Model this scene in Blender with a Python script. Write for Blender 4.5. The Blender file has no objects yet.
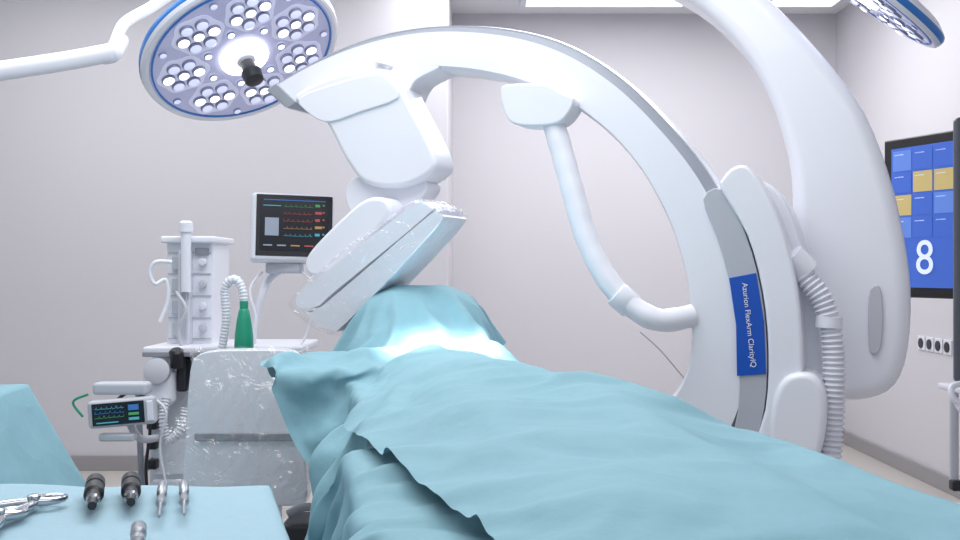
import bpy, bmesh, math, random
from mathutils import Vector, Matrix, noise
random.seed(4)
S=bpy.context.scene
COL=S.collection
CAMZ=1.35
# ---------------------------------------------------------------- helpers
def lin(c):
    r=[]
    for v in c:
        v=v/255.0
        r.append(v/12.92 if v<=0.04045 else ((v+0.055)/1.055)**2.4)
    return (r[0],r[1],r[2],1)
def mat(name,c,rough=0.5,metal=0.0,bump=0,bscale=20,emit=0,coat=0,var=0,crease=0):
    m=bpy.data.materials.new(name); m.use_nodes=True
    nt=m.node_tree; b=nt.nodes['Principled BSDF']
    b.inputs['Base Color'].default_value=lin(c)
    b.inputs['Roughness'].default_value=rough
    b.inputs['Metallic'].default_value=metal
    b.inputs['Coat Weight'].default_value=coat
    if emit:
        b.inputs['Emission Color'].default_value=lin(c); b.inputs['Emission Strength'].default_value=emit
    tc=nt.nodes.new('ShaderNodeTexCoord')
    n=nt.nodes.new('ShaderNodeTexNoise'); n.inputs['Scale'].default_value=bscale; n.inputs['Detail'].default_value=4
    nt.links.new(tc.outputs['Object'],n.inputs['Vector'])
    if bump:
        bp=nt.nodes.new('ShaderNodeBump'); bp.inputs['Strength'].default_value=bump; bp.inputs['Distance'].default_value=0.02
        nt.links.new(n.outputs['Fac'],bp.inputs['Height']); nt.links.new(bp.outputs['Normal'],b.inputs['Normal'])
        if crease:
            n2=nt.nodes.new('ShaderNodeTexNoise'); n2.inputs['Scale'].default_value=3; n2.inputs['Detail'].default_value=2
            ad=nt.nodes.new('ShaderNodeMixRGB'); ad.blend_type='ADD'; ad.inputs[0].default_value=.22
            vo=nt.nodes.new('ShaderNodeTexVoronoi'); vo.inputs['Scale'].default_value=5.5; vo.feature='F1'
            b2=nt.nodes.new('ShaderNodeBump'); b2.inputs['Strength'].default_value=crease; b2.inputs['Distance'].default_value=.03
            nt.links.new(tc.outputs['Object'],n2.inputs['Vector']); nt.links.new(tc.outputs['Object'],ad.inputs[1]); nt.links.new(n2.outputs['Color'],ad.inputs[2])
            nt.links.new(ad.outputs[0],vo.inputs['Vector']); nt.links.new(vo.outputs['Distance'],b2.inputs['Height'])
            nt.links.new(bp.outputs['Normal'],b2.inputs['Normal']); nt.links.new(b2.outputs['Normal'],b.inputs['Normal'])
    if var:
        mx=nt.nodes.new('ShaderNodeMix'); mx.data_type='RGBA'
        a=lin(c); mx.inputs[6].default_value=tuple(x*(1-var) for x in a[:3])+(1,); mx.inputs[7].default_value=tuple(min(1,x*(1+var)) for x in a[:3])+(1,)
        nt.links.new(n.outputs['Fac'],mx.inputs[0]); nt.links.new(mx.outputs[2],b.inputs['Base Color'])
    return m
def film(name,fac,sc=14,dist=.03,rough=.12,white=0.0):
    m=bpy.data.materials.new(name); m.use_nodes=True
    nt=m.node_tree; nt.nodes.clear()
    o=nt.nodes.new('ShaderNodeOutputMaterial'); mx=nt.nodes.new('ShaderNodeMixShader')
    t=nt.nodes.new('ShaderNodeBsdfTransparent'); g=nt.nodes.new('ShaderNodeBsdfGlossy')
    g.inputs['Color'].default_value=(1,1,1,1); g.inputs['Roughness'].default_value=rough
    n=nt.nodes.new('ShaderNodeTexNoise'); n.inputs['Scale'].default_value=sc; n.inputs['Detail'].default_value=4; n.inputs['Distortion'].default_value=1.2
    tc=nt.nodes.new('ShaderNodeTexCoord'); nt.links.new(tc.outputs['Object'],n.inputs['Vector'])
    bp=nt.nodes.new('ShaderNodeBump'); bp.inputs['Strength'].default_value=1; bp.inputs['Distance'].default_value=dist
    nt.links.new(n.outputs['Fac'],bp.inputs['Height']); nt.links.new(bp.outputs['Normal'],g.inputs['Normal'])
    mx.inputs[0].default_value=fac
    nt.links.new(t.outputs[0],mx.inputs[1]); nt.links.new(g.outputs[0],mx.inputs[2]); nt.links.new(mx.outputs[0],o.inputs[0])
    return m
W=mat('white_plastic',(229,232,241),.34,coat=.3)
W2=mat('white_plastic_matte',(220,222,231),.5)
GREY=mat('grey_plastic',(140,143,152),.45)
LG=mat('light_grey_plastic',(190,193,202),.45)
DK=mat('dark_plastic',(32,34,40),.4)
BLK=mat('black_rubber',(12,12,14),.55)
STEEL=mat('brushed_steel',(178,182,188),.33,.85,bump=.05,bscale=80)
RAIL=mat('satin_rail_metal',(158,164,174),.4,.25)
BAND=mat('sleeve_band_silver',(182,186,196),.38,.1)
CHROME=mat('chrome',(190,194,200),.2,1)
BLUE=mat('label_blue',(10,78,180),.4)
LBLUE=mat('rim_blue',(40,120,200),.35)
TEAL=mat('drape_teal',(130,174,187),.75,bump=.12,bscale=30,var=.04,crease=.32)
TEAL2=mat('drape_pale_teal',(158,191,205),.8,bump=.12,bscale=40,var=.03)
GREEN=mat('green_rubber',(30,150,118),.4)
SCR=mat('screen_dark',(14,18,28),.2,emit=.5)
FILM=film('clear_plastic_film',.16,11,.05)
FILM2=film('sterile_film',.14,9,.03,.15)
class Grp:
    def __init__(s,name,loc=(0,0,0)):
        s.e=bpy.data.objects.new(name,None); s.e.location=loc; s.e.empty_display_size=.1; COL.objects.link(s.e); s.loc=Vector(loc)
    def add(s,ob):
        ob.parent=s.e; ob.matrix_parent_inverse=Matrix.Translation(-s.loc); return ob
def mkobj(name,verts,faces,mats,grp=None,smooth=True,angle=35,bevel=0,segs=3,midx=None,subsurf=0):
    me=bpy.data.meshes.new(name); me.from_pydata([tuple(v) for v in verts],[],faces); 
    if not isinstance(mats,(list,tuple)): mats=[mats]
    for m in mats: me.materials.append(m)
    if midx:
        for p,i in zip(me.polygons,midx): p.material_index=i
    bm=bmesh.new(); bm.from_mesh(me); bmesh.ops.recalc_face_normals(bm,faces=bm.faces[:]); bm.to_mesh(me); bm.free()
    if smooth:
        me.shade_smooth()
        if not bevel: me.set_sharp_from_angle(angle=math.radians(angle))
    ob=bpy.data.objects.new(name,me); COL.objects.link(ob)
    if bevel:
        b=ob.modifiers.new('b','BEVEL'); b.width=bevel; b.segments=segs; b.limit_method='ANGLE'; b.angle_limit=math.radians(38)
        w=ob.modifiers.new('w','WEIGHTED_NORMAL'); w.keep_sharp=False
    if grp: grp.add(ob)
    return ob
def box(name,c,size,m,grp=None,rot=None,bevel=.006,segs=3):
    hx,hy,hz=[v/2 for v in size]; R=rot if rot is not None else Matrix.Identity(3)
    vs=[Vector(c)+R@Vector((x*hx,y*hy,z*hz)) for x in(-1,1) for y in(-1,1) for z in(-1,1)]
    fs=[(0,1,3,2),(4,6,7,5),(0,4,5,1),(2,3,7,6),(0,2,6,4),(1,5,7,3)]
    return mkobj(name,vs,fs,m,grp,bevel=bevel,segs=segs)
def basis(ax,up=(0,0,1)):
    z=Vector(ax).normalized(); u=Vector(up)
    if abs(z.dot(u))>.98: u=Vector((1,0,0))
    x=u.cross(z).normalized(); y=z.cross(x)
    return Matrix((x,y,z)).transposed()
def lathe(name,prof,o,ax,mats,grp=None,segs=40,midx=None,angle=35,caps=True):
    R=basis(ax); o=Vector(o); vs=[];fs=[];mi=[]
    for t,r in prof:
        for k in range(segs):
            a=2*math.pi*k/segs; vs.append(o+R@Vector((math.cos(a)*r,math.sin(a)*r,t)))
    for i in range(len(prof)-1):
        for k in range(segs):
            k2=(k+1)%segs; fs.append((i*segs+k,i*segs+k2,(i+1)*segs+k2,(i+1)*segs+k)); mi.append(midx[i] if midx else 0)
    if caps:
        fs.append(tuple(range(segs))[::-1]); mi.append(midx[0] if midx else 0)
        fs.append(tuple((len(prof)-1)*segs+k for k in range(segs))); mi.append(midx[-1] if midx else 0)
    return mkobj(name,vs,fs,mats,grp,midx=mi,angle=angle)
def cr(P,n,closed=False):
    P=[Vector(p) for p in P]; N=len(P); out=[]
    segsN=N if closed else N-1
    for i in range(segsN):
        if closed: a,b,c,d=P[(i-1)%N],P[i],P[(i+1)%N],P[(i+2)%N]
        else: a,b,c,d=P[max(i-1,0)],P[i],P[i+1],P[min(i+2,N-1)]
        for k in range(n):
            t=k/n
            out.append(.5*((2*b)+(c-a)*t+(2*a-5*b+4*c-d)*t*t+(3*b-a-3*c+d)*t*t*t))
    if not closed: out.append(P[-1])
    return out
def resample(P,step):
    out=[P[0]]; acc=0
    for i in range(1,len(P)):
        a=P[i-1];b=P[i];L=(b-a).length
        while acc+L>=step:
            t=(step-acc)/L if L else 0; a=a.lerp(b,t); out.append(a); L=(b-a).length; acc=0
        acc+=L
    out.append(P[-1]); return out
def tube(name,pts,r,m,grp=None,segs=16,corr=0,pitch=.02,step=None,smooth=True,rfun=None):
    P=cr(pts,12) if smooth else [Vector(p) for p in pts]
    if step is None: step=pitch/4 if corr else max(.01,r*.6)
    if smooth: P=resample(P,step)
    vs=[];fs=[]; T=(P[1]-P[0]).normalized(); nx=T.orthogonal().normalized(); dist=0; n=len(P)
    for i,p in enumerate(P):
        t=(P[min(i+1,n-1)]-P[max(i-1,0)]).normalized()
        nx=(nx-t*nx.dot(t)).normalized(); ny=t.cross(nx)
        if i: dist+=(p-P[i-1]).length
        rr=r
        if rfun: rr=rfun(i/(n-1))
        if corr: rr=rr+corr*math.sin(2*math.pi*dist/pitch)
        for k in range(segs):
            a=2*math.pi*k/segs; vs.append(p+nx*math.cos(a)*rr+ny*math.sin(a)*rr)
    for i in range(n-1):
        for k in range(segs):
            k2=(k+1)%segs; fs.append((i*segs+k,i*segs+k2,(i+1)*segs+k2,(i+1)*segs+k))
    fs.append(tuple(range(segs))); fs.append(tuple((n-1)*segs+k for k in range(segs)))
    return mkobj(name,vs,fs,m,grp,angle=60)
def at(px,py,d):
    return Vector(((px-480)/1000*d,d,CAMZ-(py-270)/1000*d))
TH=math.radians(22); P0=Vector((-.16,4.0,0)); NN=Vector((math.sin(TH),math.cos(TH),0)); UU=Vector((math.cos(TH),-math.sin(TH),0))
def ring(px,py,off=0):
    d=Vector(((px-480)/1000,1,-(py-270)/1000)); t=(P0.dot(NN)+off)/d.dot(NN)
    return Vector((0,0,CAMZ))+d*t
def prism(name,P,ext,m,grp=None,bevel=.01,segs=3):
    n=len(P); vs=list(P)+[p+ext for p in P]
    fs=[tuple(range(n)),tuple(range(2*n-1,n-1,-1))]+[(i,(i+1)%n,n+(i+1)%n,n+i) for i in range(n)]
    return mkobj(name,vs,fs,m,grp,bevel=bevel,segs=segs)
def rprism(name,px,o0,o1,m,grp,bevel=.015,sm=4,segs=3):
    P=[ring(a,b,o0) for a,b in px]
    if sm: P=cr(P,sm,True)
    return prism(name,P,NN*(o1-o0),m,grp,bevel,segs)
def text(name,s,o,R,size,m,grp):
    c=bpy.data.curves.new(name,'FONT'); c.body=s; c.size=size; c.extrude=.0008; c.align_x='CENTER'; c.align_y='CENTER'
    ob=bpy.data.objects.new(name,c); COL.objects.link(ob); c.materials.append(m)
    ob.matrix_world=Matrix.Translation(o)@R.to_4x4()
    ob.parent=grp.e; ob.matrix_parent_inverse=Matrix.Translation(-grp.loc); return ob
# ---------------------------------------------------------------- room
WALL=mat('wall_paint',(204,202,208),.5,bump=.03,bscale=60,var=.012)
CEIL=mat('ceiling_paint',(232,233,237),.8)
FLOOR=mat('floor_vinyl',(184,179,175),.4,bump=.02,bscale=90,var=.04)
BASE=mat('baseboard_vinyl',(150,147,150),.6)
H=3.4
box('wall_back',(1.35,8.1,H/2),(3.4,.2,H),WALL,bevel=0.001)
box('wall_left_back',(-2.85,7.45,H/2),(5.26,1.4,H),WALL,bevel=.004)
box('wall_right',(2.95,4,H/2),(.2,8.4,H),WALL,bevel=.001)
box('floor',(-1,3.2,-.05),(9,10.2,.1),FLOOR,bevel=.001)
box('ceiling',(-1,3.9,H+.05),(9,9,.1),CEIL,bevel=.001)
box('baseboard_back',(1.3,7.985,.05),(3.05,.025,.1),BASE,bevel=.003)
box('baseboard_left',(-2.85,6.735,.05),(5.2,.025,.1),BASE,bevel=.003)
box('baseboard_right',(2.835,4,.05),(.025,7.9,.1),BASE,bevel=.003)
LUM=mat('luminaire_diffuser',(245,246,250),.4,emit=1.0)
for xx,nm in((.95,'ceiling_troffer'),(2.45,'ceiling_troffer')):
    g=Grp(nm,(xx,7.6,H)); ww=1.2 if xx<2 else .5
    box('frame',(xx,7.55,H-.012),(ww+.1,.34,.024),W2,g)
    box('diffuser',(xx,7.55,H-.026),(ww,.26,.006),LUM,g,bevel=.002)
g=Grp('added_spot_housing',(-.15,3.0,H))  # unseen ceiling fixture, added to carry the spot aimed at the drape
lathe('housing',[(0,.09),(.05,.09),(.06,.08),(.06,.06),(.02,.05)],(-.15,3.0,H),(0,0,-1),W2,g,segs=32)
g=Grp('wall_socket',(2.84,6.3,.88))
for k,yy in enumerate((6.08,6.2,6.32,6.44)):
    box('plate',(2.846,yy,.88),(.012,.1,.09),W2,g,bevel=.003)
    lathe('socket_face',[(0,.032),(.006,.032)],(2.84,yy,.88),(-1,0,0),DK,g,segs=16)
g=Grp('wall_hook',(-.3,6.7,1.95)); lathe('hook_plate',[(0,.015),(.01,.015)],(-.26,6.75,2.07),(0,-1,0),LG,g,segs=16); tube('hook',[(-.26,6.74,2.07),(-.26,6.70,2.06),(-.26,6.69,2.09)],.006,LG,g,segs=8)
# ---------------------------------------------------------------- C-arm
g=Grp('c_arm_xray_machine',(.9,3.9,0))
outer=[(262,86),(310,57),(365,34),(430,22),(500,24),(560,39),(615,71),(665,118),(710,172),(742,235),(760,300),(764,370),(750,432),(715,490),(650,545),(560,585)]
inner=[(286,108),(325,92),(380,76),(430,68),(490,74),(545,91),(595,122),(635,163),(665,215),(683,270),(690,325),(686,368),(668,400),(630,435),(580,472),(510,505)]
O=cr([ring(a,b) for a,b in outer],8); I=cr([ring(a,b) for a,b in inner],8)
prof=[(0,.03),(.05,.0),(.78,0),(.81,.012),(.94,.055),(.965,.05),(1,.08),(1,.2),(.95,.24),(.05,.24),(0,.21)]
pm=[0,0,1,1,0,0,0,0,0,0,0]
vs=[];fs=[];mi=[];n=len(prof)
for o,i in zip(O,I):
    for r,d in prof: vs.append(i.lerp(o,r)+NN*d)
for k in range(len(O)-1):
    for j in range(n):
        j2=(j+1)%n; fs.append((k*n+j,k*n+j2,(k+1)*n+j2,(k+1)*n+j)); mi.append(pm[j])
fs.append(tuple(range(n))); mi.append(0); fs.append(tuple((len(O)-1)*n+j for j in range(n))); mi.append(0)
mkobj('c_ring',vs,fs,[W,RAIL],g,midx=mi,angle=28)
rprism('ring_end_plate',[(266,90),(276,83),(296,102),(288,108)],-.01,.23,RAIL,g,bevel=.004,sm=0)
rprism('detector_yoke',[(292,98),(330,76),(378,68),(396,78),(410,104),(434,152),(432,172),(402,187),(366,184),(345,160),(322,118)],-.07,.12,W,g,bevel=.025,sm=4,segs=4)
rprism('ring_joint',[(372,62),(400,66),(440,66),(416,80),(406,98),(400,112),(385,112),(375,95)],.0,.18,W,g,bevel=.015,sm=4)
rprism('yoke_cap',[(298,98),(340,82),(374,74),(390,80),(398,98),(360,112),(330,122),(312,116)],-.078,-.06,W,g,bevel=.006,sm=3)
rprism('detector_neck',[(352,178),(420,178),(422,196),(388,222),(350,212)],-.02,.12,W,g,bevel=.02)
rprism('detector_upper',[(304,262),(316,243),(358,203),(380,197),(390,206),(384,222),(345,262),(322,276),(308,275)],-.15,.08,W,g,bevel=.02,sm=4,segs=4)
rprism('detector_plate',[(296,298),(310,284),(406,210),(420,202),(430,204),(426,216),(334,292),(318,306),(300,308)],-.2,.02,W,g,bevel=.012,sm=4,segs=4)
rprism('detector_face_rim',[(306,311),(322,306),(428,216),(438,214),(436,228),(347,322),(331,330),(314,322)],-.208,.02,W2,g,bevel=.01,sm=3)
def coverfilm(name,px,o0,o1,grp,amp=.009,sc=9,grow=1.04):
    P=resample(cr([ring(a,b,o0) for a,b in px],8,True),.018); c=sum(P,Vector())/len(P); N=len(P); vs=[];fs=[]; rows=14
    for r in (0.05,.35,.65,.9,1): vs+= [c+(p-c)*r*grow for p in P]
    for k in range(1,rows+1): vs+=[c+(p-c)*grow+NN*(o1-o0)*k/rows for p in P]
    R=5+rows
    for r in range(R-1):
        for i in range(N): j=(i+1)%N; fs.append((r*N+i,r*N+j,(r+1)*N+j,(r+1)*N+i))
    fs.append(tuple(range(N)))
    out=[]
    for v in vs:
        q=v*sc; nn=Vector((noise.noise(q),noise.noise(q+Vector((9,0,0))),noise.noise(q+Vector((0,9,0)))))*amp
        out.append(v+nn-NN*.012)
    return mkobj(name,out,fs,FILM2,grp,angle=180)
coverfilm('sterile_cover',[(294,300),(310,282),(352,246),(406,208),(424,202),(438,210),(436,228),(345,324),(330,332),(300,312)],-.21,.01,g)
rprism('xray_tube_housing',[(470,520),(520,480),(580,500),(590,560),(540,600),(480,590)],-.1,.3,W2,g,bevel=.03)
rprism('sleeve_band',[(703,199),(723,190),(746,235),(761,290),(767,350),(764,410),(748,462),(728,458),(738,410),(739,350),(731,290),(718,240)],-.012,.2,BAND,g,bevel=.004,sm=3)
rprism('blue_label',[(729,278),(756,273),(764,322),(766,374),(737,376),(736,325)],-.018,-.01,BLUE,g,bevel=.001,sm=0)
xl=(ring(752,372)-ring(742,278)).normalized()
Rlab=Matrix((xl,(NN*-1).cross(xl),NN*-1)).transposed()
text('label_text','Azurion FlexArm ClarityIQ',ring(749,325,-.0195),Rlab,.027,W,g)
rprism('sleeve_front',[(722,178),(735,166),(752,170),(778,215),(797,285),(803,365),(795,430),(772,470),(748,466),(765,410),(768,350),(762,290),(747,235),(721,190)],-.03,.22,W,g,bevel=.02,sm=3,segs=4)
rprism('sleeve_back',[(745,182),(772,186),(792,215),(812,285),(822,350),(818,400),(790,430),(760,400),(750,250)],.12,.4,W,g,bevel=.03,sm=4)
rprism('drive_box',[(784,378),(812,374),(826,396),(824,440),(812,468),(786,474),(770,460),(770,410)],-.06,.2,W,g,bevel=.025,sm=4,segs=4)
big=[(560,-60),(630,-32),(688,0),(720,27),(746,58),(766,93),(780,130),(790,175),(792,240),(795,320),(800,385),(835,400),(868,400),(895,386),(908,350),(911,290),(903,230),(888,170),(864,110),(832,65),(792,20),(756,-14),(715,-50),(640,-95),(560,-120)]
rprism('suspension_arm',big,.42,.75,W,g,bevel=.06,sm=3,segs=5)
rprism('arm_grip_plate',[(870,290),(880,287),(883,318),(880,350),(870,352),(868,320)],.405,.43,LG,g,bevel=.006,sm=3)
lathe('suspension_column',[(0,.22),(.3,.22),(.32,.18),(.78,.18)],ring(590,-92,.58)-Vector((0,0,.1)),(0,0,1),W,g)
off=.05
tube('corrugated_hose',[ring(795,262,off),ring(806,278,off),ring(822,300,off),ring(831,330,off),ring(834,370,off),ring(832,430,off),ring(826,495,off),ring(815,560,.15)],.036,W2,g,corr=.005,pitch=.019,segs=20)
lathe('hose_clamp',[(-.02,.045),(.02,.045)],ring(829,322,off),(.05,0,1),W,g,segs=24)
lathe('hose_collar',[(-.04,.05),(.04,.05)],ring(798,264,off),(.6,0,-.6),W,g,segs=24)
rprism('hose_mount',[(500,92),(508,84),(545,84),(560,92),(574,100),(560,122),(530,126),(508,120)],-.08,.05,W,g,bevel=.02,sm=4)
tube('cable_hose',[ring(550,112,-.03),ring(560,145,-.03),ring(573,192,-.04),ring(586,236,-.05),ring(604,274,-.06),ring(628,303,-.06),ring(658,320,-.05),ring(692,316,0.02)],.043,W,g,rfun=lambda t:.043+.0012*math.sin(t*70))
lathe('hose_joint',[(-.04,.045),(-.03,.049),(.03,.049),(.04,.045)],ring(624,300,-.06),(.7,0,-.6),W,g,segs=24)
tube('tension_cord',[ring(640,332,-.05),ring(660,350,-.05),ring(684,378,-.02)],.0018,GREY,g,segs=6)
# ---------------------------------------------------------------- operating table + drapes
A=Vector((.185,-.983,0)).normalized(); RR=Vector((.983,.185,0)).normalized(); TO=Vector((-.235,3.643,0))
def T(t,l,z): return TO+A*t+RR*l+Vector((0,0,z))
RT=Matrix((RR,A*-1,Vector((0,0,1)))).transposed()
g=Grp('operating_table',T(1.4,0,0))
box('table_top',T(1.35,0,.92),(.54,3.1,.06),GREY,g,rot=RT,bevel=.02)
box('mattress',T(1.35,0,.96),(.52,3.05,.03),DK,g,rot=RT,bevel=.01)
box('column',T(1.0,0,.5),(.3,.45,.8),LG,g,rot=RT,bevel=.03)
box('foot_base',T(1.0,0,.07),(.5,1.1,.14),LG,g,rot=RT,bevel=.03)
def ell(c,r,rot):
    bm=bmesh.new(); bmesh.ops.create_uvsphere(bm,u_segments=28,v_segments=18,radius=1)
    me=bpy.data.meshes.new('c'); bm.to_mesh(me); bm.free(); o=bpy.data.objects.new('tmpcol',me); COL.objects.link(o)
    me.transform(Matrix.Translation(c)@rot.to_4x4()@Matrix.Diagonal((*r,1))); return o
cols=[box('tmpcol',T(1.35,.04,.93),(.58,3.1,.1),GREY,rot=RT,bevel=0),
      box('tmpcol',T(2.4,.05,.94),(.76,1.4,.1),GREY,rot=RT,bevel=0),
      box('tmpcol',T(.26,-.35,.97),(.38,.36,.1),GREY,rot=RT,bevel=0),
      ell(T(.5,0.04,.97),(.22,.62,.105),RT),ell(T(1.05,0.04,.97),(.23,.35,.10),RT),
      ell(T(1.65,.15,.97),(.09,.7,.10),RT),ell(T(1.65,-.07,.97),(.09,.7,.09),RT),
      ell(T(2.3,.16,.97),(.07,.5,.07),RT),ell(T(2.3,-.07,.97),(.07,.5,.065),RT)]
hump=[ell(T(-.30,-.01,1.03),(.19,.19,.245),RT),ell(T(-.30,.13,1.03),(.19,.19,.245),RT),ell(T(-.22,.05,1.0),(.28,.22,.15),RT)]
def coll(c):
    c.modifiers.clear(); m=c.modifiers.new('c','COLLISION'); c.collision.thickness_outer=.01; c.collision.cloth_friction=25
for c in cols+hump: coll(c)
def sheet(name,t0,t1,lfun,l1,z,res,amp,sc,mt,rotz=0,seed=0,hang=0):
    nt_=int((t1-t0)/res); nl=int((l1-min(lfun(t0),lfun(t1)))/res); vs=[];fs=[]
    for i in range(nt_+1):
        for j in range(nl+1):
            t=t0+(t1-t0)*i/nt_; l0=lfun(t); l=l0+(l1-l0)*j/nl
            if rotz:
                ct,cl=(t0+t1)/2,0; a=t-ct;b=l-cl; t=ct+a*math.cos(rotz)-b*math.sin(rotz); l=cl+a*math.sin(rotz)+b*math.cos(rotz)
            e=min(1,min(i,nt_-i)/6+.15)
            h=noise.noise(Vector((t*sc,l*sc,seed)))*amp*e+noise.noise(Vector((t*sc*2.3+5,l*sc*2.3,seed)))*amp*.4*e
            if hang:
                k=max(0,min(1,(-.15-l)/.3)); h+=k*hang*math.sin(t*23+1.5*math.sin(t*5))
            vs.append(T(t,l,z+h))
    for i in range(nt_):
        for j in range(nl): fs.append((i*(nl+1)+j,i*(nl+1)+j+1,(i+1)*(nl+1)+j+1,(i+1)*(nl+1)+j))
    return mkobj(name,vs,fs,mt,angle=180)
def simulate(sheets,FR,bend=.9):
    for s in sheets:
        m=s.modifiers.new('cl','CLOTH'); st=m.settings; st.quality=6; st.mass=.25; st.tension_stiffness=25; st.compression_stiffness=25; st.shear_stiffness=12; st.bending_stiffness=bend; st.air_damping=1.5
        m.collision_settings.distance_min=.008; m.collision_settings.collision_quality=2
        m.point_cache.frame_start=1; m.point_cache.frame_end=FR
    S.frame_start=1; S.frame_end=FR
    for f in range(1,FR+1): S.frame_set(f)
    dg=bpy.context.evaluated_depsgraph_get(); res=[bpy.data.meshes.new_from_object(s.evaluated_get(dg)) for s in sheets]
    for s,me in zip(sheets,res):
        s.modifiers.clear(); s.data=me; me.shade_smooth()
    S.frame_set(1)
import time
t_0=time.time()
def pw(xs,ys):
    def f(t):
        if t<=xs[0]: return ys[0]
        for i in range(len(xs)-1):
            if t<=xs[i+1]: return ys[i]+(ys[i+1]-ys[i])*(t-xs[i])/(xs[i+1]-xs[i])
        return ys[-1]
    return f
dH=sheet('patient_head_drape',-.80,.40,lambda t:-.45,.52,1.34,.024,.09,3.0,TEAL,seed=4)
simulate([dH],45)
coll(dH)
dA=sheet('torso_drape',.06,2.6,pw([0,.4,.6,1.1,1.6,2.4],[-.58,-.58,-.56,-.76,-.80,-.60]),.62,1.18,.024,.13,2.6,TEAL,seed=1,hang=.055)
simulate([dA],50,.5)
coll(dA)
dB=sheet('leg_drape',1.0,3.15,lambda t:-.40,.80,1.24,.025,.085,2.4,TEAL,seed=7,rotz=.05)
simulate([dB],45,.7)
for v in dB.data.vertices: v.co.z+=.008
for s in (dA,dH,dB):
    s.modifiers.clear()
    b=s.modifiers.new('s','SUBSURF'); b.levels=1; b.render_levels=1
for c in cols+hump: bpy.data.objects.remove(c)
S.frame_set(1)
g=Grp('surgical_drapes',T(1.4,0,1.0))
g.add(dA); g.add(dB); g.add(dH)
print('CLOTH TIME',time.time()-t_0)
# ---------------------------------------------------------------- draped tables
def draped(name,pts,zt,zb,flare,fold,m,seed=0,nf=0):
    pts=[Vector((a,b,0)) for a,b in pts]; P=[]
    n=len(pts)
    for i in range(n):
        a,b=pts[i],pts[(i+1)%n]; k=max(2,int((b-a).length/.02))
        for j in range(k): P.append(a.lerp(b,j/k))
    c=sum(P,Vector())/len(P); N=len(P); vs=[];fs=[]
    per=0; D=[]
    for i in range(N): D.append(per); per+=(P[(i+1)%N]-P[i]).length
    rows=[]
    for s in (.02,.25,.5,.7,.85,.95,.985): rows.append((s,0,0))
    rows.append((1,.012,0))
    for k in range(1,19): rows.append((1,.012+(zt-zb)*k/18,k/18))
    for s,dz,q in rows:
        for i,p in enumerate(P):
            d=(p-c); out=d.normalized(); v=c+d*s
            a=D[i]*2*math.pi
            f=noise.noise(Vector((p.x*5,p.y*5,seed)))*1.4+.5*math.sin(a*2.7+noise.noise(p*3)*4)+.3*math.sin(a*5.1)
            v=v+out*(flare*q+fold*q**.7*f)
            z=zt-dz+(noise.noise(Vector((v.x*6,v.y*6,seed)))*.006 if q==0 else 0)
            vs.append((v.x,v.y,z+(noise.noise(Vector((p.x*4,p.y*4,9)))*.05 if q>=1 else 0)))
    R=len(rows)
    for r in range(R-1):
        for i in range(N):
            j=(i+1)%N; fs.append((r*N+i,r*N+j,(r+1)*N+j,(r+1)*N+i))
    fs.append(tuple(range(N)))
    return mkobj(name,vs,fs,m,angle=180)
def frame(g,x0,x1,y0,y1,z):
    box('top_board',((x0+x1)/2,(y0+y1)/2,z-.03),(x1-x0,y1-y0,.03),STEEL,g)
    for x in(x0+.04,x1-.04):
        for y in(y0+.04,y1-.04): 
            tube('leg',[(x,y,.06),(x,y,z-.04)],.015,STEEL,g,smooth=False); lathe('caster',[(-.015,.03),(.015,.03)],(x,y,.03),(1,0,0),BLK,g,segs=16)
g=Grp('instrument_table',(-.8,1.5,0)); frame(g,-1.2,-.46,1.3,1.86,.92)
g.add(draped('table_drape',[(-1.3,1.97),(-.405,1.95),(-.225,1.32),(-1.25,1.2)],.93,.45,.0,.008,TEAL2,2))
g=Grp('draped_side_table',(-1.85,3.0,0)); frame(g,-2.15,-1.6,2.75,3.2,.95)
g.add(draped('table_drape',[(-2.3,3.3),(-1.47,3.27),(-1.44,2.7),(-2.3,2.65)],.975,.25,.38,.04,TEAL,5))
# ---------------------------------------------------------------- instruments
zt=.94
def onT(px,py): 
    d=(CAMZ-zt)/((py-270)/1000); return Vector(((px-480)/1000*d,d,zt))
def handpiece(name,a,b,r,mats,kind):
    p,q=onT(*a),onT(*b); ax=q-p; L=ax.length; g=Grp(name,p); z=Vector((0,0,r))
    if kind:
        lathe('body',[(0,r*.7),(.1*L,r),(.3*L,r),(.31*L,r*.75),(.36*L,r*.75),(.37*L,r),(.6*L,r),(.63*L,r*.7),(.8*L,r*.7),(.82*L,r*.5),(L,r*.42)],p+z,ax,[DK,CHROME],g,segs=24,midx=[0,0,0,1,0,0,0,0,1,0])
    else:
        lathe('body',[(0,r*.6),(.1*L,r),(.35*L,r),(.37*L,r*.6),(.5*L,r*.6),(.52*L,r*.9),(.65*L,r*.9),(.67*L,r*.4),(L,r*.3)],p+z,ax,[STEEL],g,segs=20)
handpiece('surgical_drill_handpiece',(96,489),(92,516),.017,None,1)
handpiece('surgical_drill_handpiece',(131,487),(131,512),.017,None,1)
handpiece('drill_bit_adapter',(163,488),(159,522),.009,None,0)
handpiece('drill_bit_adapter',(184,487),(184,520),.009,None,0)
handpiece('drill_bit_adapter',(139,533),(137,562),.012,None,0)
def forceps(name,c,ang,L):
    g=Grp(name,c); ca,sa=math.cos(ang),math.sin(ang)
    def w(x,y,z=.008): return Vector((c.x+x*ca-y*sa,c.y+x*sa+y*ca,c.z+z))
    for s in(-1,1):
        tube('handle',[w(0,0),w(-.02*L/.15,s*.022),w(-.07*L/.15,s*.04),w(-L,s*.03)],.006,CHROME,g,segs=10,rfun=lambda t:.0085-.003*t)
        tube('jaw',[w(0,0),w(.02,s*.016),w(.045,s*.018),w(.06,s*.003)],.006,CHROME,g,segs=10,rfun=lambda t:.009-.005*t)
    lathe('pivot',[(0,.011),(.02,.011),(.022,.007)],w(0,0,.0),(0,0,1),CHROME,g,segs=16)
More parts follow.
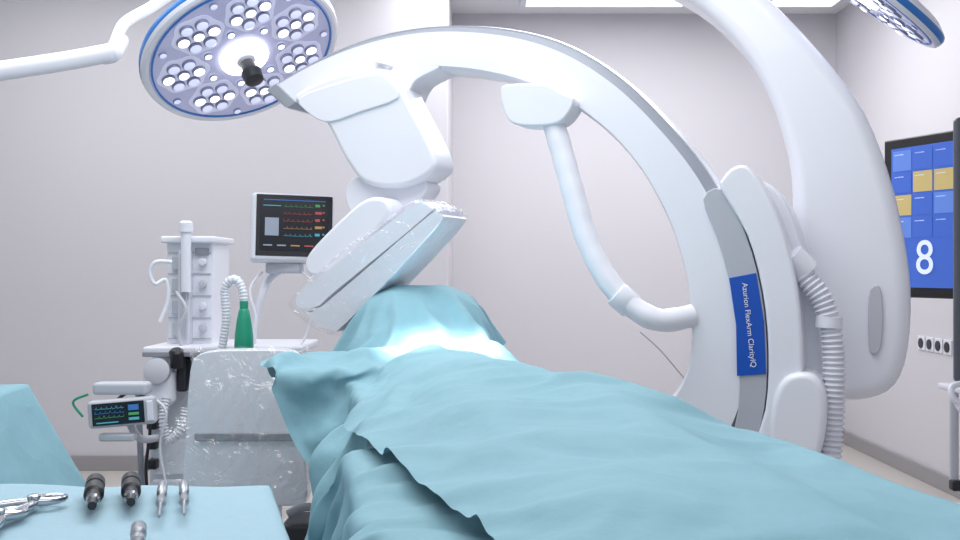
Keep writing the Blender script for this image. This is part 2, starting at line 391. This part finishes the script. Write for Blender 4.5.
forceps('bone_rongeur',onT(34,507),math.radians(58),.2)
forceps('bone_rongeur',onT(-2,522),math.radians(76),.15)
# ---------------------------------------------------------------- plastic covered console
g=Grp('plastic_covered_console',(-.8,3.6,0))
P=cr([at(a,b,3.72) for a,b in[(190,372),(197,356),(214,351),(250,350),(290,352),(298,372),(306,470),(306,500),(292,506),(196,506),(183,498),(185,440)]],4,True)
prism('panel',P,Vector((0,.1,0)),W,g,bevel=.015)
box('slot_strip',at(246,437,3.715),(.38,.012,.03),GREY,g,bevel=.004)
box('support_post',(-.82,3.80,.32),(.12,.1,.5),LG,g)
box('wheel_base',(-.85,3.8,.13),(.6,.4,.1),DK,g,bevel=.03)
for x in(-1.05,-.6):
    for y in(3.7,3.95): lathe('caster',[(-.02,.05),(.02,.05)],(x,y,.05),(1,0,0),BLK,g,segs=20)
vs=[];fs=[];nx_,nz_=60,70
for i in range(nz_+1):
    v=i/nz_
    for j in range(nx_+1):
        u=j/nx_
        xl=190-34*v**1.3+5*math.sin(v*9); x=xl+(310-xl)*u; y=346+172*v
        p=at(x,y,3.67+.06*(1-u)*(v)); nn=noise.noise(Vector((u*4,v*5,1)))*.02+abs(noise.noise(Vector((u*9+v*4,v*3,4))))*.035+abs(noise.noise(Vector((u*16-v*9,v*5,7))))*.015
        p.y+=-.01-nn*.9; vs.append(p)
for i in range(nz_):
    for j in range(nx_): fs.append((i*(nx_+1)+j,i*(nx_+1)+j+1,(i+1)*(nx_+1)+j+1,(i+1)*(nx_+1)+j))
mkobj('plastic_cover',vs,fs,FILM,g,angle=180)
g=Grp('foot_pedal_cart',at(320,530,3.35))
box('cart_body',at(318,545,3.4)+Vector((0,.1,0)),(.26,.2,.14),DK,g,bevel=.02)
tube('cart_rail',[at(288,514,3.4),at(306,507,3.4),at(345,510,3.4)],.014,GREY,g)
tube('cart_post',[at(320,560,3.5),Vector((at(320,560,3.5).x,3.5,0.03))],.03,GREY,g,smooth=False)
box('cart_foot',(at(320,560,3.5).x,3.5,.03),(.35,.3,.05),DK,g,bevel=.015)
# ---------------------------------------------------------------- anesthesia machine
g=Grp('anesthesia_machine',(-1.25,4.5,0))
def abox(name,x0,y0,x1,y1,dd,dep,m,bevel=.01,gg=None):
    a,b=at(x0,y0,dd),at(x1,y1,dd); return box(name,((a.x+b.x)/2,dd+dep/2,(a.z+b.z)/2),(abs(b.x-a.x),dep,abs(a.z-b.z)),m,gg or g,bevel=bevel)
abox('lower_cabinet',148,356,232,560,4.42,.45,W2,.02)
abox('drawer_1',152,440,228,475,4.40,.03,W)
abox('drawer_2',152,480,228,520,4.40,.03,W)
abox('work_shelf',142,347,300,355,4.3,.5,W2,.01)
abox('shelf_lip',142,352,300,357,4.28,.03,GREY,.004)
abox('upper_tower',166,240,213,348,4.5,.3,W,.015)
abox('tower_cap',160,236,215,243,4.46,.36,W,.01)
for i,y in enumerate((262,284,306,328)): 
    abox('tower_slot',172,y-6,190,y+8,4.48,.03,LG,.004); lathe('dial',[(0,.018),(.02,.016),(.022,.01)],at(203,y,4.49),(0,-1,0),[W2,LG][i%2],g,segs=20)
for y in (252,273,295,317,338): abox('panel_seam',168,y,211,y+1.2,4.494,.01,LG,.0)
abox('flowmeter_block',178,250,189,345,4.44,.06,W2,.004)
abox('tower_display',195,248,208,255,4.485,.02,GREY,.002)
for x in(181,186): tube('flow_glass',[at(x,254,4.43),at(x,340,4.43)],.005,LG,g,smooth=False,segs=8)
tube('tower_pole',[at(186,226,4.42),at(186,292,4.42)],.022,W,g,smooth=False)
lathe('pole_cap',[(0,.03),(.04,.03),(.05,.02)],at(186,232,4.42),(0,0,1),W,g,segs=16)
tube('gas_hose_loop',[at(172,262,4.42),at(156,262,4.4),at(150,272,4.4),at(155,284,4.4),at(166,280,4.42),at(168,300,4.42),at(160,322,4.4)],.009,W,g)
tube('gas_hose_loop_2',[at(176,292,4.38),at(186,310,4.36),at(178,330,4.36),at(182,347,4.38)],.008,LG,g)
lathe('canister',[(-.09,.05),(-.07,.068),(.05,.068),(.07,.05),(.08,.02)],at(160,384,4.3),(0,0,1),W,g,segs=28)
lathe('canister_valve',[(0,.05),(.05,.055),(.06,.03)],at(160,372,4.27),(0,-1,.2),LG,g,segs=24)
lathe('dark_connector',[(0,.03),(.07,.03),(.08,.02)],at(178,366,4.28),(0,-.4,1),DK,g,segs=20)
abox('dark_gap',176,358,186,392,4.3,.1,DK,.01)
abox('absorber_block',196,356,222,420,4.3,.15,LG,.02)
tube('breathing_hose',[at(166,398,4.25),at(163,420,4.22),at(168,440,4.22),at(180,430,4.2),at(186,408,4.22)],.018,W2,g,corr=.003,pitch=.014)
tube('side_rail',[at(138,388,4.25),at(140,440,4.25),at(143,520,4.25)],.013,GREY,g)
for y in(420,440,460): abox('cable_clip',146,y,156,y+10,4.36,.08,DK,.008)
tube('cable_1',[at(112,404,4.25),at(130,392,4.25),at(146,400,4.22),at(150,430,4.22),at(146,470,4.22),at(150,520,4.25)],.007,DK,g,segs=8)
tube('cable_2',[at(150,396,4.2),at(166,412,4.18),at(160,450,4.2),at(170,500,4.22)],.006,W,g,segs=8)
tube('bag_hose',[at(222,350,4.25),at(226,320,4.24),at(225,290,4.23),at(231,280,4.22),at(238,281,4.22),at(243,292,4.22),at(244,306,4.22)],.018,W,g,corr=.002,pitch=.014)
lathe('breathing_bag',[(0,.012),(.02,.022),(.06,.03),(.12,.038),(.17,.040),(.19,.034),(.2,.02)],at(244,306,4.2),(0,0,-1),GREEN,g,segs=24,angle=70)
lathe('bag_neck',[(0,.018),(.03,.018)],at(244,301,4.2),(0,0,-1),GREEN,g,segs=20)
for x in(170,210,):
    lathe('caster',[(-.03,.06),(.03,.06)],Vector((at(x,0,4.5).x,4.5,.06)),(1,0,0),BLK,g,segs=20)
def screen(g,o,R,w,h,items,mats,sy=0):
    for k,(u0,v0,u1,v1,m) in enumerate(items):
        c=o+R@Vector((((u0+u1)/2-.5)*w,0,(.5-(v0+v1)/2)*h))+R@Vector((0,-.002,0))
        box('readout',c,((u1-u0)*w,.002,(v1-v0)*h),m,g,rot=R,bevel=0)
def E(n,c,e=.5): return mat(n,c,.4,emit=e)
eR,eG,eB,eC,eW,eY=E('px_red',(160,70,70)),E('px_green',(70,135,85)),E('px_blue',(50,100,160)),E('px_cyan',(70,150,165)),E('px_white',(125,135,150)),E('px_amber',(160,125,75))
def trace(g,o,R,w,h,u0,u1,v,amp,m,seed):
    pts=[]; n=46
    for i in range(n+1):
        u=u0+(u1-u0)*i/n; ph=(i*.9+seed)%7; y=(amp if 2.6<ph<3.6 else (-amp*.3 if 3.6<=ph<4.4 else amp*.08*math.sin(i)))
        pts.append(o+R@Vector(((u-.5)*w,-.004,(.5-v)*h+y*h)))
    tube('waveform',pts,.0009,m,g,segs=5,smooth=False)
g=Grp('infusion_monitor',at(122,412,4.0))
c=at(123,412,4.0); R=Matrix.Rotation(math.radians(-4),3,'Y')@Matrix.Rotation(math.radians(8),3,'Z')
box('case',c,(.26,.06,.11),LG,g,rot=R,bevel=.015)
box('screen',c+R@Vector((-.012,-.031,0)),(.2,.006,.088),SCR,g,rot=R,bevel=.003)
so_=c+R@Vector((-.012,-.034,0))
screen(g,so_,R,.2,.088,[(.08,.85,.5,.9,eC),(.7,.15,.9,.4,eB),(.7,.5,.9,.62,eG),(.7,.72,.9,.84,eC)],None)
for k,m in enumerate((eC,eB,eG)): trace(g,so_,R,.2,.088,.06,.62,.25+k*.2,.1,m,k*2)
box('side_knob_panel',c+R@Vector((.11,-.032,0)),(.025,.01,.08),W,g,rot=R,bevel=.004)
box('mount_plate',c+Vector((-.02,.05,.09)),(.22,.08,.05),LG,g,bevel=.015)
tube('mount_arm',[c+Vector((0,.04,-.02)),c+Vector((.03,.1,-.12)),c+Vector((.07,.22,-.14))],.016,LG,g)
box('lower_bracket',c+Vector((-.02,.0,-.1)),(.14,.05,.03),LG,g,bevel=.008)
tube('cable',[c+Vector((-.14,0,.07)),c+Vector((-.2,0,.04)),c+Vector((-.16,0,-.02))],.005,GREEN,g,segs=8)
c=at(292,229,4.5); R=Matrix.Rotation(math.radians(14),3,'Z')@Matrix.Rotation(math.radians(-6),3,'X')@Matrix.Rotation(math.radians(1.5),3,'Y')
g=Grp('patient_monitor',c)
box('case',c,(.365,.09,.31),W2,g,rot=R,bevel=.02)
box('screen_bezel',c+R@Vector((.008,-.046,.008)),(.335,.006,.275),DK,g,rot=R,bevel=.004)
box('screen',c+R@Vector((.008,-.05,.012)),(.30,.003,.235),SCR,g,rot=R,bevel=.001)
so_=c+R@Vector((.008,-.052,.012))
it=[(.07,.38,.27,.72,eW)]
for k,m in enumerate((eG,eR,eR,eY,eC)): it+=[(.80,.1+k*.14,.87+.03*(k%2),.15+k*.14,m),(.91,.1+k*.14,.94,.13+k*.14,m)]
it+=[(.05,.03,.95,.045,eB),(.05,.89,.18,.915,eW),(.25,.89,.38,.915,eW),(.45,.89,.58,.915,eY),(.65,.89,.78,.915,eR),(.04,.14,.3,.155,eC)]
screen(g,so_,R,.30,.235,it,None)
for k,m in enumerate((eG,eR,eR,eY,eC)): trace(g,so_,R,.30,.235,.34,.76,.16+k*.14,.04,m,k*1.7)
box('mount_block',at(285,268,4.52),(.16,.1,.05),LG,g,bevel=.012)
tube('arm',[at(282,268,4.55),at(268,280,4.55),at(262,296,4.5),at(254,325,4.5),at(252,346,4.5)],.018,W2,g)
tube('cable_a',[at(300,270,4.5),at(316,290,4.48),at(308,330,4.45),at(300,346,4.4)],.005,W,g,segs=8)
tube('cable_b',[at(262,272,4.5),at(250,290,4.45),at(256,320,4.42),at(248,346,4.4)],.006,W,g,segs=8)
# ---------------------------------------------------------------- surgical lights
LAMPF=mat('lamp_face',(180,182,212),.25,emit=.2)
MODU=mat('led_module_shell',(202,204,228),.25,emit=.3)
LENSA=mat('lens_dim',(205,210,238),.12,emit=.6,coat=.5)
LENSB=mat('lens_lit',(245,248,255),.1,emit=1.5)
LENSC=mat('lens_bright',(250,250,255),.1,emit=3)
LRIM=mat('lens_rim',(140,143,172),.3)
def surglight(name,c,N,Rd,armpts,handle=True):
    N=Vector(N).normalized(); g=Grp(name,c); B=basis(N); k=Rd/.49
    lathe('lamp_body',[(-.12*k,.12*k),(-.10*k,.3*k),(-.075*k,.43*k),(-.05*k,.475*k),(-.04*k,.487*k),(-.02,.492*k),(-.005*k,.49*k),(.012*k,.482*k),(.018*k,.47*k),(.012*k,.455*k),(.012*k,.01)],c,N,[W,LBLUE,LAMPF],g,segs=72,midx=[0,0,0,0,1,1,0,0,0,2,2])
    lathe('accent_ring',[(.012*k,.447*k),(.018*k,.447*k),(.018*k,.438*k),(.012*k,.438*k)],c,N,LBLUE,g,segs=72,caps=False)
    lathe('centre_ring',[(.012*k,.12*k),(.03*k,.12*k),(.035*k,.10*k),(.03*k,.06*k),(.012*k,.06*k)],c,N,LENSC,g,segs=40,caps=False)
    if handle: lathe('handle',[(0,.05*k),(.05*k,.045*k),(.06*k,.035*k),(.11*k,.035*k),(.12*k,.05*k),(.17*k,.045*k),(.18*k,.02*k)],c,N,[LG,DK],g,segs=28,midx=[0,0,1,1,1,1])
    vs=[];fs=[];mi=[]
    def lens(x,y,r,m):
        b0=len(vs); s=16
        for (rr,h) in ((1,0),(1,.25),(.84,.42),(.35,.55)):
            for a in range(s): vs.append(c+B@Vector((x+math.cos(2*math.pi*a/s)*r*rr,y+math.sin(2*math.pi*a/s)*r*rr,.018*k+h*r)))
        for q in range(3):
            for a in range(s): fs.append((b0+q*s+a,b0+q*s+(a+1)%s,b0+(q+1)*s+(a+1)%s,b0+(q+1)*s+a)); mi.append(m if q==2 else 2)
        fs.append(tuple(b0+3*s+a for a in range(s))); mi.append(m)
    nM=7
    for q in range(nM):
        a=2*math.pi*q/nM+.2; mx_,my_=math.cos(a)*.30*k,math.sin(a)*.30*k
        lens(mx_,my_,.030*k,1)
        for w6 in range(6):
            b=a+w6*math.pi/3; lens(mx_+math.cos(b)*.074*k,my_+math.sin(b)*.074*k,.033*k,(0,1,0,0,1,0)[(w6+q)%6])
        pts=[c+B@Vector((mx_+math.cos(b)*.122*k*(1+.06*math.cos(6*(b-a))),my_+math.sin(b)*.122*k*(1+.06*math.cos(6*(b-a))),.0125*k)) for b in [2*math.pi*i/36 for i in range(36)]]
        prism('led_module',pts,B@Vector((0,0,.006*k)),MODU,g,bevel=.002)
        b=a+math.pi/nM; lens(math.cos(b)*.405*k,math.sin(b)*.405*k,.020*k,0); lens(math.cos(b)*.185*k,math.sin(b)*.185*k,.020*k,1)
    mkobj('led_lenses',vs,fs,[LENSA,LENSB,LRIM],g,midx=mi,angle=50)
    if armpts:
        for nm,pts,r in armpts: tube(nm,pts,r,W,g,segs=20)
    return g
lc=at(243,54,4.7)
surglight('surgical_light',lc,(.42,-.38,-.83),.475,[('yoke_arm',[lc+Vector((-.12,.1,.12)),lc+Vector((-.3,.15,.35)),at(172,-6,4.8),at(150,8,4.7),at(124,24,4.6),at(114,48,4.5)],.026),
   ('boom_arm',[at(114,52,4.5),at(60,62,4.4),at(-40,77,4.2)],.042),('boom_joint',[at(120,40,4.6),at(113,53,4.5),at(104,56,4.5)],.04),
   ('ceiling_drop',[at(-40,77,4.2),at(-60,60,4.2),at(-60,-100,4.2),Vector((at(-60,0,4.2).x,4.2,3.39))],.06)])
l2=at(862,-8,4.0)
surglight('surgical_light',l2,(-.58,.31,-.78),.37,[('ceiling_arm',[l2+Vector((.05,0,.06)),l2+Vector((.1,0,.3)),Vector((l2.x+.1,l2.y,3.39))],.04)],False)
# ---------------------------------------------------------------- wall display
g=Grp('large_display',(2.5,5.0,1.6))
a=at(888,219,5.6); dr=Vector((.37,-.93,0)).normalized(); w=1.42;h=.87
R=Matrix((dr,dr.cross(Vector((0,0,1)))*-1,Vector((0,0,1)))).transposed()
c=a+dr*w/2
BEZ=mat('display_bezel_black',(16,17,22),.35)
box('bezel',c,(w,.06,h),BEZ,g,rot=R,bevel=.01)
DB=mat('ui_blue',(54,90,176),.3,emit=.5); DB2=mat('ui_blue_light',(84,118,192),.3,emit=.5); DY=mat('ui_yellow',(176,158,104),.3,emit=.45); DG=mat('ui_green',(50,150,140),.3,emit=.4); DW=mat('ui_white',(205,215,235),.3,emit=.5)
o=c+R@Vector((0,-.031,0)); W_,H_=w-.12,h-.11
screen(g,o,R,W_,H_,[(0,0,1,1,DB)],None)
o2=o+R@Vector((0,-.003,0))
it=[]
for r in range(6):
    for q in range(9):
        if (r,q) in((1,1),(1,2),(2,0),(1,5),(3,6)): mm=DY
        elif (r,q) in((5,3),(4,7)): mm=DG
        elif (r+q*2)%3==0: mm=DB2
        else: mm=DB
        x0=.012+q*.11; y0=.02+r*.16
        if r>=4 and q<3: continue
        it.append((x0,y0,x0+.1,y0+.145,mm))
for q in range(9):
    for r in range(4): it.append((.02+q*.11,.045+r*.16,.07+q*.11,.052+r*.16,DW))
screen(g,o2,R,W_,H_,it,None)
text('room_number','8',o2+R@Vector((-.315*W_,-.006,-.30*H_)),R@Matrix.Rotation(math.radians(90),3,'X'),.26,DW,g)
bk=c+R@Vector((.1,.1,0))
box('back_mount',bk,(.3,.12,.3),GREY,g,rot=R)
tube('ceiling_column',[bk+R@Vector((0,.03,0)),Vector((bk.x+.02,bk.y+.03,3.39))],.04,W,g,smooth=False)
# ---------------------------------------------------------------- equipment cart at right
PAN=mat('panel_dark_grey',(84,88,98),.4)
g=Grp('monitor_cart',(2.4,4.6,0))
box('tall_screen_case',(2.18+.15,4.6,at(0,250,4.6).z),(.3,.05,1.22),PAN,g,bevel=.022)
box('tall_screen',(2.335,4.572,at(0,250,4.6).z),(.25,.006,1.14),SCR,g,bevel=.002)
box('cart_shelf',(2.33,4.62,.80),(.3,.3,.03),W2,g,bevel=.01)
tube('handle',[(2.28,4.42,.75),(2.12,4.40,.76),(2.085,4.42,.80),(2.12,4.45,.84),(2.3,4.46,.85)],.014,W,g)
tube('handle_lower',[(2.28,4.40,.70),(2.13,4.38,.72),(2.10,4.42,.78)],.014,W,g)
tube('cart_column',[(2.19,4.62,.34),(2.19,4.62,.8)],.02,LG,g,smooth=False)
box('side_box',(2.19,4.6,.36),(.05,.05,.05),DK,g,bevel=.01)
box('cart_base',(2.52,4.85,.14),(.32,.55,.05),LG,g,bevel=.015)
box('main_column',(2.45,4.7,.5),(.08,.08,.7),LG,g,bevel=.015)
for x in(2.385,2.62):
    for y in(4.65,5.06): lathe('caster',[(-.02,.06),(.02,.06)],(x,y,.062),(1,.3,0),BLK,g,segs=24)
# ---------------------------------------------------------------- lights
def area(n,loc,sx,sy,p,col=(1,1,1),target=None):
    L=bpy.data.lights.new(n,'AREA'); L.shape='RECTANGLE'; L.size=sx; L.size_y=sy; L.energy=p; L.color=col
    o=bpy.data.objects.new(n,L); o.location=loc; COL.objects.link(o)
    if target: o.rotation_euler=(Vector(target)-Vector(loc)).to_track_quat('-Z','Y').to_euler()
    return o
area('ceiling_light_panel',(-.3,3.0,3.36),2.6,1.6,66,(1,.99,.99))
area('ceiling_light_panel.001',(.9,6.3,3.36),2.8,1.4,88)
area('ceiling_light_panel.002',(-2.4,5.0,3.36),1.8,2.0,46)
area('ceiling_light_panel.003',(0,.3,3.2),3,1.2,30,(.98,.98,1))
sp=bpy.data.lights.new('added_drape_spot','SPOT'); sp.energy=2300; sp.spot_size=math.radians(13); sp.spot_blend=.85; sp.shadow_soft_size=.06  # added spot standing in for the blocked surgical light, brightens the drape
so=bpy.data.objects.new('added_drape_spot',sp); COL.objects.link(so); so.location=(-.15,3.0,H-.08)
tg=Vector((-.14,3.48,1.10)); so.rotation_euler=(tg-so.location).to_track_quat('-Z','Y').to_euler()
w=bpy.data.worlds.new('world'); S.world=w; w.use_nodes=True
w.node_tree.nodes['Background'].inputs[0].default_value=(.86,.88,.94,1); w.node_tree.nodes['Background'].inputs[1].default_value=.55
S.view_settings.view_transform='Standard'
cam=bpy.data.cameras.new('camera'); cam.lens=37.5; cam.sensor_width=36; co=bpy.data.objects.new('camera',cam); COL.objects.link(co)
co.location=(0,0,CAMZ); co.rotation_euler=(math.radians(90),0,0); S.camera=co
